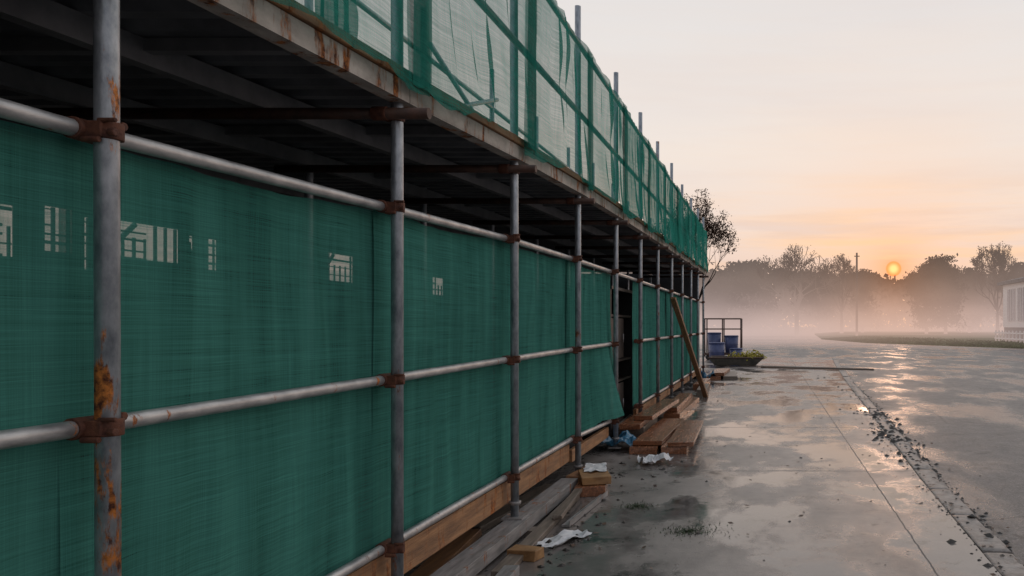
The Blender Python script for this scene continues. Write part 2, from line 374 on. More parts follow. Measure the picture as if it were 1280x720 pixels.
while y < 35:
    L = 0.98 if y < 20 else 1.9
    b = MB(); x0 = kx(y)+.008; x1 = kx(y+L)+.008; w = .22; nseg = 14
    jig = [rnd.uniform(-.02,.02) for _ in range(nseg+1)]; jo = [min(.008, rnd.gauss(-.018,.026)) for _ in range(nseg+1)]
    dz = rnd.uniform(-.006,.003)
    for i in range(nseg+1):
        t = i/nseg; yy = y+.003+(L-.006)*t; xx = x0+(x1-x0)*t; ch = .012 if i in (0,nseg) else 0
        z = dz+rnd.uniform(-.004,.002)-ch*.4
        b.v += [(xx, yy, -.15), (xx+abs(jig[i])*.4, yy, z-.004), (xx+.03, yy, z+.002), (xx+w-.03+jo[i], yy, z), (xx+w+jo[i], yy, z-.03), (xx+w+.01, yy, -.15)]
    for i in range(nseg):
        for k in range(5):
            a = 6*i+k; b.face([a, a+1, a+7, a+6][::-1], k in (1,2,3))
    b.face([0,1,2,3,4,5]); e = 6*nseg; b.face([e+5,e+4,e+3,e+2,e+1,e])
    o = b.build('kerb_stone', M['kerb'], base=(x0, y, 0))
    tag(o, 'worn concrete kerb stone in the chipped row between wet pavement and road', 'kerb stone', 'kerb stones along the pavement edge')
    y += L

# ---------------------------------------------------------------- scaffold
PY = [2.12,3.77,5.52,7.36,9.18,10.95,12.7,14.5,16.3,18.1,19.9,21.6]
XP = -1.82; XR = -3.3; XB = -5.5
ZD = [(-2,2.50),(2.43,2.53),(3.77,2.60),(5.52,2.69),(7.36,2.76),(9.18,2.80),(13,2.86),(21.7,2.95)]
ZT = [(-2,2.0),(2.12,2.035),(3.77,2.08),(5.52,2.125),(7.36,2.14),(9.18,2.145),(21.7,2.16)]
ZM = [(-2,1.215),(2.12,1.22),(3.77,1.235),(5.52,1.255),(7.36,1.27),(9.18,1.28),(21.7,1.28)]
ZBt = [(-2,.41),(7.4,.415),(9.2,.36),(21.7,.34)]
zd = lambda y: interp(ZD, y); zt = lambda y: interp(ZT, y); zm = lambda y: interp(ZM, y); zb = lambda y: interp(ZBt, y)
S0 = (XP, 2.12, 0)
scaf = thing('scaffold', 'long tube scaffold of galvanised poles and rusty couplers beside the wet pavement', 'scaffold', S0)
def coupler(pole, x, y, z, ax='y', s=.85):
    b = MB()
    xl = x-.058 if ax == 'y' else x
    b.tube((x, y, z-.028*s), (x, y, z+.028*s), .0345, n=16)
    if ax == 'y':
        b.tube((xl, y-.062*s, z), (xl, y+.062*s, z), .0305, n=16)
        b.tube((xl+.02, y-.05*s, z-.03), (xl+.07, y-.05*s, z-.03), .009, n=8)
        b.tube((xl+.03, y+.05*s, z+.025), (xl+.068, y+.05*s, z+.025), .013, n=6)
    else:
        b.tube((x-.09, y-.058, z), (x-.02, y-.058, z), .0335, n=16)
        b.box(x-.05, x+.03, y-.06, y-.0, z-.026, z+.026)
    b.tube((x+.0, y-.034, z+.024), (x+.05, y-.034, z+.024), .007, n=6)
    b.tube((x+.03, y-.034, z-.010), (x+.05, y-.034, z-.010), .012, n=6)
    b.box(x-.045, x+.012, y-.040, y+.040, z-.022, z+.022)
    b.build('coupler', M['rust'], pole, S0, bevel=.003)
for k, y in enumerate(PY):
    b = MB(); z0 = .125 if k in (0,1,2) else .05
    tilt = rnd.uniform(-.008, .008)
    b.tube((XP, y, z0), (XP+tilt, y+tilt, 4.52+rnd.uniform(-.03,.05)), .0285, n=20)
    p = b.build('pole', M['galv_rust'] if k == 0 else (M['galv_some'] if k in (1,3,6) else M['galv']), scaf, S0)
    if k == 0: p['label'] = 'nearest galvanised pole with orange rust patches on its lower half'
    b = MB(); b.box(XP-.075, XP+.075, y-.075, y+.075, z0-.008, z0+.006)
    b.tube((XP, y, z0), (XP, y, z0+.10), .019, n=10); b.tube((XP, y, z0+.09), (XP, y, z0+.115), .045, n=6)
    b.build('base_plate', M['alu'], p, S0)
    coupler(p, XP, y, zt(y)); coupler(p, XP, y, zm(y)); coupler(p, XP, y, zb(y))
    coupler(p, XP, y, zd(y)-.075, 'x')
    b = MB()
    b.tube((XR, y, 0), (XR, y, 4.5+rnd.uniform(-.1,.1)), .0285, n=12); rp = b.build('rear_pole', M['galv'], scaf, S0)
    b = MB(); b.tube((XR-.2, y-.058, zd(y)-.075), (XP+.165+rnd.uniform(-.02,.03), y-.058, zd(y)-.075), .0275, n=14)
    b.build('transom', M['darkrust'], scaf, S0)
ends = [.35]+PY
for a, c_ in zip(ends, ends[1:]):
    for fz in (zt, zm, zb):
        if fz is not zt and a == PY[4]: continue     # way in through the doorway bay
        b = MB(); b.tube((XP-.058, a, fz(a)), (XP-.058, c_, fz(c_)), .0235, n=18, caps=(c_ == PY[-1]))
        b.build('ledger', M['ledger'], scaf, S0)
    for X, zz, nm in ((XP+.06,4.12,'guard_rail'),(XP+.06,3.48,'guard_rail'),(XR,4.1,'rear_guard_rail'),(XR,3.46,'rear_guard_rail')):
        b = MB(); b.tube((X, a, zz), (X, c_, zz), .0245, n=10); b.build(nm, M['galv'], scaf, S0)
for a, c_, f in ((PY[1],PY[2],1),(PY[2],PY[4],0),(PY[3],PY[5],1),(PY[6],PY[8],0)):
    z0, z1 = (zd(a)+.2, 4.2) if not f else (4.2, zd(c_)+.2)
    b = MB(); b.tube((XR+.06, a, z0), (XR+.06, c_, z1), .025, n=10); b.build('brace', M['galv'], scaf, S0)
b = MB(); yy = -1.5; i = 0; pr = []
while yy < 21.75:
    z = zd(yy)+.06+(.035 if (i//2) % 2 else 0); pr.append((yy, z)); yy += .03 if i % 2 else .07; i += 1
for y, z in pr: b.v += [(-1.80, y, z), (XB-.1, y, z)]
for i in range(len(pr)-1): b.face([2*i, 2*i+1, 2*i+3, 2*i+2])
b.build('corrugated_deck', M['deck_under'], scaf, S0)
b = MB()
def top(u, v): 
    y = -1.5+23.25*v; return (-1.80+(XB-.1+1.80)*u, y, zd(y)+.115)
b.grid(top, 1, 30, False); b.build('deck_boards', M['wood_grey'], scaf, S0)
stn = [-.8]+PY+[21.75]
for a, c_ in zip(stn, stn[1:]):
    b = MB(); b.beam((XP+.052, a+.004, zd(a)+.04), (XP+.052, c_-.004, zd(c_)+.04), .02, .09)
    b.beam((XP+.02, a+.004, zd(a)-.004), (XP+.02, c_-.004, zd(c_)-.004), .084, .012)
    b.build('edge_channel', M['fascia'], scaf, S0)
    b = MB(); b.beam((XP+.058, a+.006, zd(a)+.115), (XP+.058, c_-.006, zd(c_)+.115), .045, .05)
    b.build('edge_board', M['sill'], scaf, S0, bevel=.004)
for X in (-2.45, XR, -4.4):
    for a, c_ in zip(stn, stn[1:]):
        b = MB(); b.beam((X, a, zd(a)-.0), (X, c_, zd(c_)-.0), .06, .10); b.build('under_beam', M['dark_steel'], scaf, S0)
for j, y in enumerate([3.0,4.65,6.4,8.3,10.1]):
    b = MB(); b.beam((XP-.06, y, zd(y)+.03), (XB, y, zd(y)+.03), .05, .05); b.build('joist', M['dark_steel'], scaf, S0)
for a, c_ in ((.6,3.9),(3.93,7.3)):
    b = MB(); b.beam((XP-.09, a, .292), (XP-.09, c_, .292), .045, .165)
    b.build('sill_board', M['sill'], scaf, S0, bevel=.004)
for a, c_ in ((7.4,9.1),(11.0,14.4),(14.43,18),(18.03,21.6)):
    b = MB(); b.beam((XP-.09, a, .24), (XP-.09, c_, .24), .045, .12); b.build('sill_board', M['sill'], scaf, S0, bevel=.004)

# ---------------------------------------------------------------- wall behind
wb = (XB, 8, 0); WT = .05
wl = thing('back_wall', 'dark block wall with small barred windows seen dimly behind the green nets', 'wall', wb)
wins = [(5.02,5.34,2.24,2.38),(5.50,5.64,2.00,2.38),(5.84,6.12,2.06,2.42),(6.18,6.40,1.94,2.38),(6.50,7.22,2.08,2.40),(7.30,7.40,2.22,2.36),(7.55,7.72,2.04,2.36),(9.60,10.25,2.06,2.42),(12.6,13.1,2.0,2.3)]
b = MB(); yc = -1.6
def wtop(y0, y1):
    n0 = len(b.v); za, zc = zd(y0)+.112, zd(y1)+.112
    b.v += [(XB-WT,y0,2.5),(XB,y0,2.5),(XB,y1,2.5),(XB-WT,y1,2.5),(XB-WT,y0,za),(XB,y0,za),(XB,y1,zc),(XB-WT,y1,zc)]
    for q in ((0,1,5,4),(1,2,6,5),(2,3,7,6),(3,0,4,7),(4,5,6,7)): b.face([n0+i for i in q])
for (y0,y1,z0,z1) in wins:
    b.box(XB-WT, XB, yc, y0, 0, 2.5); b.box(XB-WT, XB, y0, y1, 0, z0); b.box(XB-WT, XB, y0, y1, z1, 2.5); yc = y1
b.box(XB-WT, XB, yc, 21.9, 0, 2.5)
yy = -1.6
while yy < 21.9: wtop(yy, min(21.9, yy+1.175)); yy += 1.175
b.box(XB, -2.2, -1.75, -1.6, 0, 2.55); b.box(XB, -2.0, 21.9, 22.05, 0, 2.98)  # end walls, near one unseen, added to keep the under-deck space dark
b.build('masonry', M['wall'], wl, wb)
rw = random.Random(9)
for (y0,y1,z0,z1) in wins:
    b = MB(); nx = max(1, round((y1-y0)/.13))
    for i in range(nx+1): 
        yy = y0+.01+(y1-y0-.02)*i/nx; hw = rw.uniform(.004,.014); b.box(XB-.075, XB-.06, yy-hw, yy+hw, z0, z0+(z1-z0)*rw.choice((1,1,.6)))
    zz = z0+.01
    while zz < z1:
        hw = rw.uniform(.004,.014); b.box(XB-.058, XB-.052, y0, y0+(y1-y0)*rw.choice((1,1,.5)), zz-hw, zz+hw); zz += rw.uniform(.06,.13)
    if y1-y0 > .5:
        b.beam((XB-.10, y0, z0+.05), (XB-.10, y0+.3, z1), .02, .04)
    b.build('window_bars', M['dark_steel'], wl, wb)

# ---------------------------------------------------------------- nets
def net(name, y0, y1, zlo, zhi, x, amp, m, seed, label, group, hem=.02, flare=0, cat='debris net', billow=0., sag=.03):
    b = MB(); sd = seed*7.3
    def fn(u, v):
        y = y0+(y1-y0)*u; zl = zlo(y) if callable(zlo) else zlo; zh = zhi(y) if callable(zhi) else zhi
        zl += hem*noise.noise(Vector((y*2.3, sd, 0)))*1.7+hem*.6*noise.noise(Vector((y*9, sd, 2))); zh += -sag*math.sin(math.pi*u)**2+sag*.4*noise.noise(Vector((y*5, sd, 4)))
        z = zl+(zh-zl)*v
        nn = noise.noise(Vector((y*1.4, z*.7, sd)))+.5*noise.noise(Vector((y*6+z*1.3, z*.6, sd+3)))
        fold = noise.noise(Vector((y*9, z*.6, sd+9)))*.8
        xo = amp*(nn+fold)*(.35+math.sin(math.pi*u))*(.45+.55*abs(math.sin(math.pi*v*2)))
        xo += flare*(1-v)**3*u**2*(1+.35*math.sin(u*17))+billow*math.sin(math.pi*u)*(1-v)**4
        return (x+xo, y, z)
    b.grid(fn, 56, 30)
    o = b.build(name, m, base=(x, y0, 0)); return tag(o, label, cat, group)
gl = 'green nets along the lower lift'; gu = 'green nets along the upper lift'
low_labels = {
 -1:'dense dark green net at the far left edge, left of the nearest rusty pole',
 0:'largest dense green net, between the nearest rusty pole and the second pole',
 1:'dense green net between the second and third poles above the orange sill timber',
 2:'dense green net between the third and fourth poles, above the grey metal channel',
 3:'green net with loose lower corner just before the dark doorway gap',
 5:'green net panel immediately beyond the dark doorway gap',
 6:'second green net panel beyond the dark doorway gap'}
for k in [-1]+list(range(11)):
    if k == 4: continue
    y0 = PY[k] if k >= 0 else .4; y1 = PY[k+1]
    lab = low_labels.get(k, 'small distant green net panel in the lower row beyond the leaning brown prop')
    x = XP-.110+(.004 if k % 2 else 0)
    zl = (lambda y: zb(y)-.05) if k != 3 else (lambda y: zb(y)+.0+.08*max(0,(y-8)/1.2))
    net('debris_net', y0-.03, y1+(.03 if k != 3 else .22), zl, (lambda y: zt(y)-.015), x, .030 if k < 3 else .034, M['net_low'], k+20, lab, gl, flare=.22 if k == 3 else 0, sag=.02)
up_labels = {
 0:'nearest sheer green net hanging over the deck edge at the top of the frame',
 1:'sheer green net on the upper lift above the second large lower panel',
 2:'sheer green net on the upper lift with a bunched fold showing behind it',
 3:'sheer green net on the upper lift beside the nearest bare pole top',
 4:'sheer green net between the first two bare pole tops'}
hemz = lambda q: zd(q)+interp([(0,.05),(3,.055),(4,.05),(22,.04)], q)
for k in range(11):
    y0 = PY[k] if k else .9; y1 = PY[k+1]
    lab = up_labels.get(k, 'sheer green net in the receding upper row toward the far end')
    net('debris_net', y0-.11, y1+.11, hemz, 4.14, XP+.108+(.008 if k % 2 else 0), .05, M['net_up'] if k < 4 else M['net_far'], k+50, lab, gu, hem=.045, billow=.07, sag=.045)
for k in range(1, 9):
    y = PY[k]
    net('net_overlap', y-.11, y+.09, hemz, 4.1, XP+.128, .025, M['net_far'], k+90, 'narrow gathered green net overlap tied down an upper scaffold pole', 'gathered net overlaps at the upper poles', hem=.05, cat='net strip')
b = MB()
def swag(u, v):
    y = 6.3+2.3*u
    zt_ = 3.44-.10*math.sin(math.pi*u)+.04*noise.noise(Vector((y*3,1,0))); dz = (.18+.42*abs(noise.noise(Vector((y*1.3,7,0))))+.22*u)*v
    return (XR+.05+.10*noise.noise(Vector((y*5, v*1.5, 2)))+.06*v, y+.12*noise.noise(Vector((v*3,y,5))), zt_-dz)
b.grid(swag, 40, 12); tag(b.build('net_bundle', M['net_far'], base=(XR,6.3,3.2)), 'bunched green net slung over the rear rail behind the upper sheer net', 'net bundle')
b = MB()
def flap2(u, v):
    y = 3.9+.35*u; return (-2.3+.03*math.sin(u*20), y+.05*noise.noise(Vector((v*4,u,2))), 2.9+.75*v-.2*u*u)
b.grid(flap2, 16, 10); tag(b.build('net_flap', M['net_far'], base=(-2.3,3.9,2.9)), 'small bunched green net scrap standing inside the nearest upper bays', 'net flap')

# ---------------------------------------------------------------- doorway contents and low clutter
cb_ = (-2.35, 10.9, 0)
cab = thing('cabinet', 'dark brown shelf cabinet standing in the gap between the green nets', 'cabinet', cb_)
b = MB(); b.box(-2.7,-2.05,10.0,10.05,.1,1.98); b.box(-2.7,-2.05,11.6,11.65,.1,1.98); b.box(-2.7,-2.66,10.05,11.6,.1,1.98); b.box(-2.7,-2.03,9.98,11.67,1.98,2.02); b.box(-2.7,-2.04,9.99,11.66,.06,.1)
b.build('carcass', M['black'], cab, cb_)
for z in (.72, 1.0, 1.62):
    b = MB(); b.box(-2.66,-2.07,10.05,11.6,z,z+.03); b.build('shelf', M['shelf'], cab, cb_)
for z0, z1 in ((.12,.70),(1.05,1.6)):
    b = MB(); b.box(-2.09,-2.06,10.06,10.95,z0,z1); dr = b.build('door', M['shelf'], cab, cb_)
    b = MB(); zz = (z0+z1)/2; b.tube((-2.045,10.85,zz-.06),(-2.045,10.85,zz+.06),.008,n=8); b.build('handle', M['alu'], dr, cb_)

b = MB(); b.box(-1.87,-1.72,2.6,6.95,.105,.12); b.box(-1.735,-1.72,2.6,6.95,.03,.105); b.box(-1.87,-1.855,2.6,6.95,.03,.105)
tag(b.build('metal_channel', M['alu'], base=(-1.77,4.8,0), bevel=.002), 'long dull grey metal channel lying under the scaffold pole feet', 'metal channel')
for yy in (2.9, 4.4, 5.5, 6.7):
    b = MB(); b.box(-1.95,-1.66,yy,yy+.12,0,.03)
    tag(b.build('packing_timber', M['wood_grey'], base=(-1.77,yy,0)), 'thin timber packer beneath the long grey metal channel', 'timber', 'packers beneath the metal channel')
b = MB(); b.box(-1.50,-1.44,5.7,6.75,.004,.02,rz=-.06); b.box(-1.445,-1.44,5.7,6.75,.02,.05,rz=-.06,c=(-1.47,6.22))
tag(b.build('metal_strip', M['alu'], base=(-1.47,6.2,0)), 'short grey metal strip on the pavement beyond the nearer paper sheet', 'metal strip')
b = MB(); b.box(-1.56,-1.47,3.9,4.62,.0,.06,rz=.07)
tag(b.build('metal_offcut', M['alu'], base=(-1.52,4.3,0), bevel=.002), 'short grey metal box offcut at the bottom edge beside the channel', 'metal offcut')
def plank(x, y, z, L, w, h, rz, m, label, group='loose planks and timber beside the scaffold', rx=0, name='plank'):
    b = MB(); b.box(-w/2, w/2, -L/2, L/2, 0, h, rx=rx)
    for v in range(8): 
        q = b.v[v]; b.v[v] = (q[0]+rnd.uniform(-.008,.008), q[1]+rnd.uniform(-.015,.015), q[2]-(.004 if q[2] > h/2 else 0)*rnd.random())
    o = b.build(name, m, bevel=.005); o.location = (x, y, z); o.rotation_euler = (0, 0, rz); return tag(o, label, 'timber', group)
plank(-1.56,4.95,.0,.11,.20,.07,-.2,M['wood_end'],'small pale timber block beside the nearer paper sheet',name='timber_block')
plank(-2.04,4.7,.0,1.6,.14,.05,.1,M['wood_warm'],'orange board lying flat under the scaffold behind the channel')
plank(-2.06,6.3,.0,1.5,.16,.05,-.12,M['wood_grey'],'weathered board lying under the scaffold below the third net')
plank(-1.63,5.6,.0,2.1,.09,.045,.035,M['wood_grey'],'weathered grey batten lying along the road side of the metal channel')
plank(-1.62,6.3,.046,1.1,.07,.035,.08,M['wood_grey'],'thin weathered batten resting across the longer grey batten')
plank(-1.58,7.0,.09,.40,.26,.07,.3,M['wood_end'],'pale timber block under the white sheet near the fourth pole foot',name='timber_block')
plank(-1.60,6.98,.0,.52,.26,.088,.15,M['wood_red'],'dark timber block beneath the pale block near the fourth pole foot',name='timber_block')
plank(-1.74,7.25,.0,.5,.16,.13,-.1,M['wood_warm'],'short orange timber block at the foot of the fourth pole',name='timber_block')
plank(-1.50,10.1,.0,2.3,.32,.085,.04,M['wood_red'],'wet red-brown plank at the left of the low wide stack')
plank(-1.16,10.05,.0,2.2,.30,.085,.06,M['wood_red'],'wet brown plank at the right of the low wide stack')
plank(-1.40,10.15,.088,2.2,.34,.055,-.02,M['wood_red'],'wet red-brown plank on top of the low wide stack')
plank(-1.05,10.0,.088,2.1,.30,.055,.03,M['wood_red'],'wide wet plank on the road side of the low wide stack')
plank(-1.86,10.9,.0,1.7,.40,.17,.04,M['wood_grey'],'thick weathered timber below the raised planks in the doorway gap')
plank(-1.78,10.95,.172,2.3,.26,.07,.01,M['wood_red'],'red-brown plank raised on timber in front of the doorway gap')
plank(-1.62,11.4,.244,2.4,.24,.06,-.03,M['wood_red'],'upper red-brown plank raised on timber in front of the doorway gap')
plank(-1.50,13.6,.0,2.8,.26,.10,-.02,M['wood_red'],'long wet plank on the pavement before the leaning prop')
plank(-1.60,13.8,.102,2.7,.24,.07,.01,M['wood_red'],'upper long brown plank on the pavement before the leaning prop')
plank(-1.45,17.2,.0,1.8,.22,.14,.04,M['wood_grey'],'weathered plank at the foot of the leaning prop')
plank(-1.62,18.9,.0,2.0,.22,.14,-.02,M['wood_red'],'stout red-brown baulk against the scaffold beyond the leaning prop')
b = MB(); b.beam((-1.30,16.1,.0),(-1.775,14.35,2.02),.10,.05)
tag(b.build('leaning_prop', M['wood_warm'], base=(-1.3,16.1,0), bevel=.004), 'long brown board leaning against the scaffold near its middle', 'timber prop')

def sheet(name, x, y, z, w, l, h, rz, m, label, cat, seed):
    b = MB()
    def fn(u, v):
        p = Vector((u*3.1, v*3.1, seed)); n1 = noise.noise(p); n2 = noise.noise(p*2.7)
        r = 1+.25*noise.noise(Vector((u*4, v*4, seed+5)))
        a = (u-.5)*w*r; c_ = (v-.5)*l*r
        zz = max(.004, h*(.35+n1+.5*abs(n2)))
        return (a*math.cos(rz)-c_*math.sin(rz), a*math.sin(rz)+c_*math.cos(rz), zz)
    b.grid(fn, 14, 14, False); o = b.build(name, m); o.location = (x, y, z); return tag(o, label, cat)
sheet('paper_sheet', -1.43, 5.35, .0, .18, .42, .045, -.45, M['paper'], 'crumpled white sheet on the ground nearest the camera beside the channel', 'paper', 1.0)
sheet('paper_sheet', -1.22, 8.35, .0, .34, .30, .10, .4, M['paper'], 'crumpled white sheet on the wet pavement in front of the low plank stack', 'paper', 2.3)
sheet('paper_sheet', -1.62, 7.22, .163, .20, .42, .015, .2, M['paper'], 'flat white sheet lying over timber blocks by the fourth pole', 'paper', 3.9)
sheet('tarpaulin', -1.84, 9.35, .06, .45, .6, .12, .3, M['blue'], 'crumpled blue tarpaulin at the foot of the doorway gap', 'tarpaulin', 5.1)
sheet('tarpaulin', -1.75, 21.6, .0, .5, .7, .22, .3, M['blue'], 'small blue tarpaulin heap near the far planks', 'tarpaulin', 6.4)

for i, (dx, z, rz) in enumerate(((0,0,.0),(.42,0,.04),(.15,.092,-.05))):
    plank(-1.55+dx, 22.6, z, 2.6-.2*i, .40, .09, rz+.03, M['wood_grey'] if i == 1 else M['wood_red'], ('left','right','top')[i]+' plank of the small far stack beyond the scaffold bays', 'planks of the far stack')
b = MB(); b.tube((-.25,27.2,.045),(3.5,25.4,.045),.045,.035,n=10)
tag(b.build('timber_pole', M['wood_grey'], base=(1.6,26.3,0)), 'long dark pole lying across the far pavement toward the road', 'pole')
sb = (-1.15,28.6,0); sk = thing('skip', 'low flared metal skip on the far pavement holding yellow-green cuttings', 'skip', sb)
b = MB(); x0,x1,y0,y1 = -1.95,-.45,28.1,29.2; zt_ = .32
fl=[(x0,y0,.04),(x1,y0,.04),(x1,y1,.04),(x0,y1,.04)]; tp=[(x0-.22,y0-.12,zt_),(x1+.3,y0-.12,zt_),(x1+.3,y1+.12,zt_),(x0-.22,y1+.12,zt_)]
ti=[(x0-.18,y0-.08,zt_),(x1+.26,y0-.08,zt_),(x1+.26,y1+.08,zt_),(x0-.18,y1+.08,zt_)]; fi=[(x0+.03,y0+.03,.08),(x1-.03,y0+.03,.08),(x1-.03,y1-.03,.08),(x0+.03,y1-.03,.08)]
b.v = fl+tp+ti+fi
b.face([3,2,1,0]); b.face([12,13,14,15])
for i in range(4):
    j=(i+1)%4; b.face([i,j,4+j,4+i]); b.face([4+i,4+j,8+j,8+i]); b.face([8+i,8+j,12+j,12+i])
b.build('body', M['skip'], sk, sb)
b = MB(); b.tube((x0-.24,y0-.14,zt_+.01),(x1+.32,y0-.14,zt_+.01),.025,n=8); b.tube((x0-.24,y1+.14,zt_+.01),(x1+.32,y1+.14,zt_+.01),.025,n=8); b.build('rim', M['farsteel'], sk, sb)
b = MB()
for i in range(420):
    cx = random.choice((-.75,-.6,-.5,-1.1)); p = Vector((cx+random.gauss(0,.16), 28.6+random.gauss(0,.25), .25+abs(random.gauss(0,.12))))
    a = Vector((random.gauss(0,1),random.gauss(0,1),random.gauss(0,1))).normalized()*.06; c2 = Vector((random.gauss(0,1),random.gauss(0,1),random.gauss(0,1))).normalized()*.03
    n0=len(b.v); b.v += [tuple(p-a-c2),tuple(p+a-c2),tuple(p+a+c2),tuple(p-a+c2)]; b.face([n0,n0+1,n0+2,n0+3])
o = b.build('plant_cuttings', M['yellow'], base=(-1.1,28.6,.1)); tag(o, 'yellow-green plant cuttings heaped in the low far skip', 'plant cuttings'); o['kind'] = 'stuff'
tb = (-1.95,34,0); tr = thing('railed_trolley', 'railed steel trolley standing beyond the skip at the scaffold end', 'trolley', tb)
for x in (-2.75,-1.98,-1.18):
    for y in (33.4,34.6):
        b = MB(); b.tube((x,y,.15),(x,y,1.82),.03,n=8); b.build('post', M['farsteel'], tr, tb)
for z in (1.8,1.35):
    b = MB(); b.tube((-2.75,33.4,z),(-1.18,33.4,z),.025,n=8); b.tube((-2.75,34.6,z),(-1.18,34.6,z),.025,n=8); b.tube((-1.18,33.4,z),(-1.18,34.6,z),.025,n=8); b.build('rail', M['farsteel'], tr, tb)
b = MB(); b.box(-2.8,-1.12,33.35,34.65,.22,.3); b.build('platform', M['farsteel'], tr, tb)
for x in (-2.6,-1.35):
    for y in (33.45,34.55):
        b = MB(); b.tube((x,y-.03,.12),(x,y+.03,.12),.12,n=14); b.build('wheel', M['black'], tr, tb)
for i, (x, yb, r_, z0, h, lab) in enumerate(((-2.38,34,.27,.3,.85,'left blue plastic bin on the railed trolley'),(-1.62,34,.27,.3,.72,'right blue plastic bin on the railed trolley'),(-2.15,32.2,.30,.0,.75,'blue plastic bin on the ground in front of the railed trolley'),(-1.35,32.4,.24,.0,.5,'smallest blue plastic bin, low in front of the trolley'))):
    bb = (x,yb,z0); bt = thing('plastic_bin', lab, 'bin', bb, 'blue bins around the trolley')
    b = MB(); nb = 20
    b.tube((x,yb,z0),(x,yb,z0+h),r_,r_*1.15,n=nb); b.tube((x,yb,z0+h*.5),(x,yb,z0+h*.54),r_*1.12,n=nb)
    b.build('tub', M['bluebin'], bt, bb)
    b = MB(); b.tube((x,yb,z0+h+.002),(x,yb,z0+h+.05),r_*1.22,r_*1.1,n=nb); b.build('lid', M['bluebin'], bt, bb)

# loose rubble & leaves
b = MB(); rr = random.Random(5)
for (cx, cy, sx, sy, n_, q_) in ((1.60,8.9,.10,.35,40,1.2),(1.68,10.6,.16,.5,90,1.7),(1.85,12.8,.16,.7,70,1.8),(1.55,6.4,.12,.4,16,1),(1.5,5.2,.15,.5,14,1),(-1.5,5.15,.12,.25,60,1),(-1.62,7.2,.2,.5,50,1),(-1.35,5.6,.1,.3,25,1),(-1.4,8.2,.3,.5,40,1),(.4,7.5,.9,2.5,30,.9),(1.9,18,.4,3,50,1.3)):
    for _ in range(n_):
        x = rr.gauss(cx, sx); y = rr.gauss(cy, sy); r = abs(rr.gauss(0,.014))+.006
        z = 0 if x < kx(y)+.22 else -.10
        b.rock((x, y, z+.001), r*q_)
for _ in range(420):      # grit lying in the joint between kerb and road
    y = rr.uniform(3.5, 20); x = kx(y)+.25+abs(rr.gauss(0,.05)); b.rock((x, y, -.099), abs(rr.gauss(0,.014))+.008)
for _ in range(220):
    y = rr.uniform(3.5, 18); x = kx(y)+rr.gauss(0,.03); b.rock((x, y, .001), abs(rr.gauss(0,.007))+.004)
o = b.build('rubble', M['rubble']); tag(o, 'dark wet grit and small rubble along the kerb and below the scaffold', 'rubble'); o['kind'] = 'stuff'
b = MB()
for _ in range(480):
    if rr.random() < .6: y = rr.uniform(4,22); x = kx(y)+rr.gauss(.1,.2)
    else: y = rr.uniform(4.6,16); x = rr.uniform(-1.5,1.2) if rr.random() < .3 else rr.gauss(-1.4,.2)
    z = .004 if x < kx(y)+.22 else -.094
    a = rr.uniform(0,6.3); s = rr.uniform(.012,.030); u = Vector((math.cos(a),math.sin(a),rr.uniform(-.2,.3)))*s; w = Vector((-math.sin(a),math.cos(a),rr.uniform(0,.4)))*s*.6
    p = Vector((x,y,z+.006)); n0 = len(b.v); b.v += [tuple(p-u),tuple(p-w),tuple(p+u),tuple(p+w)]; b.face([n0,n0+1,n0+2,n0+3])
o = b.build('fallen_leaves', M['leaflit']); tag(o, 'scattered small brown leaves on the wet pavement and kerb', 'fallen leaves'); o['kind'] = 'stuff'
for (x, y, s, lab) in ((-.58,5.6,.15,'low dark weed patch on the wet pavement nearest the camera'),(-1.08,6.35,.09,'small dark weed sprig on the pavement beside the nearer scaffold feet')):
    b = MB()
    for _ in range(420):
        a = rr.uniform(0,6.3); r = abs(rr.gauss(0,s)); p = Vector((x+math.cos(a)*r*1.1, y+math.sin(a)*r*.8, .002)); a2 = rr.uniform(0,6.3)
        t = p+Vector((math.cos(a2)*.02, math.sin(a2)*.02, rr.uniform(.004,.022))); w = Vector((-math.sin(a2),math.cos(a2),0))*.004
        n0 = len(b.v); b.v += [tuple(p-w),tuple(p+w),tuple(t)]; b.face([n0,n0+1,n0+2])
    tag(b.build('weed_patch', M['weed'], base=(x,y,0)), lab, 'weed')['kind'] = 'stuff'

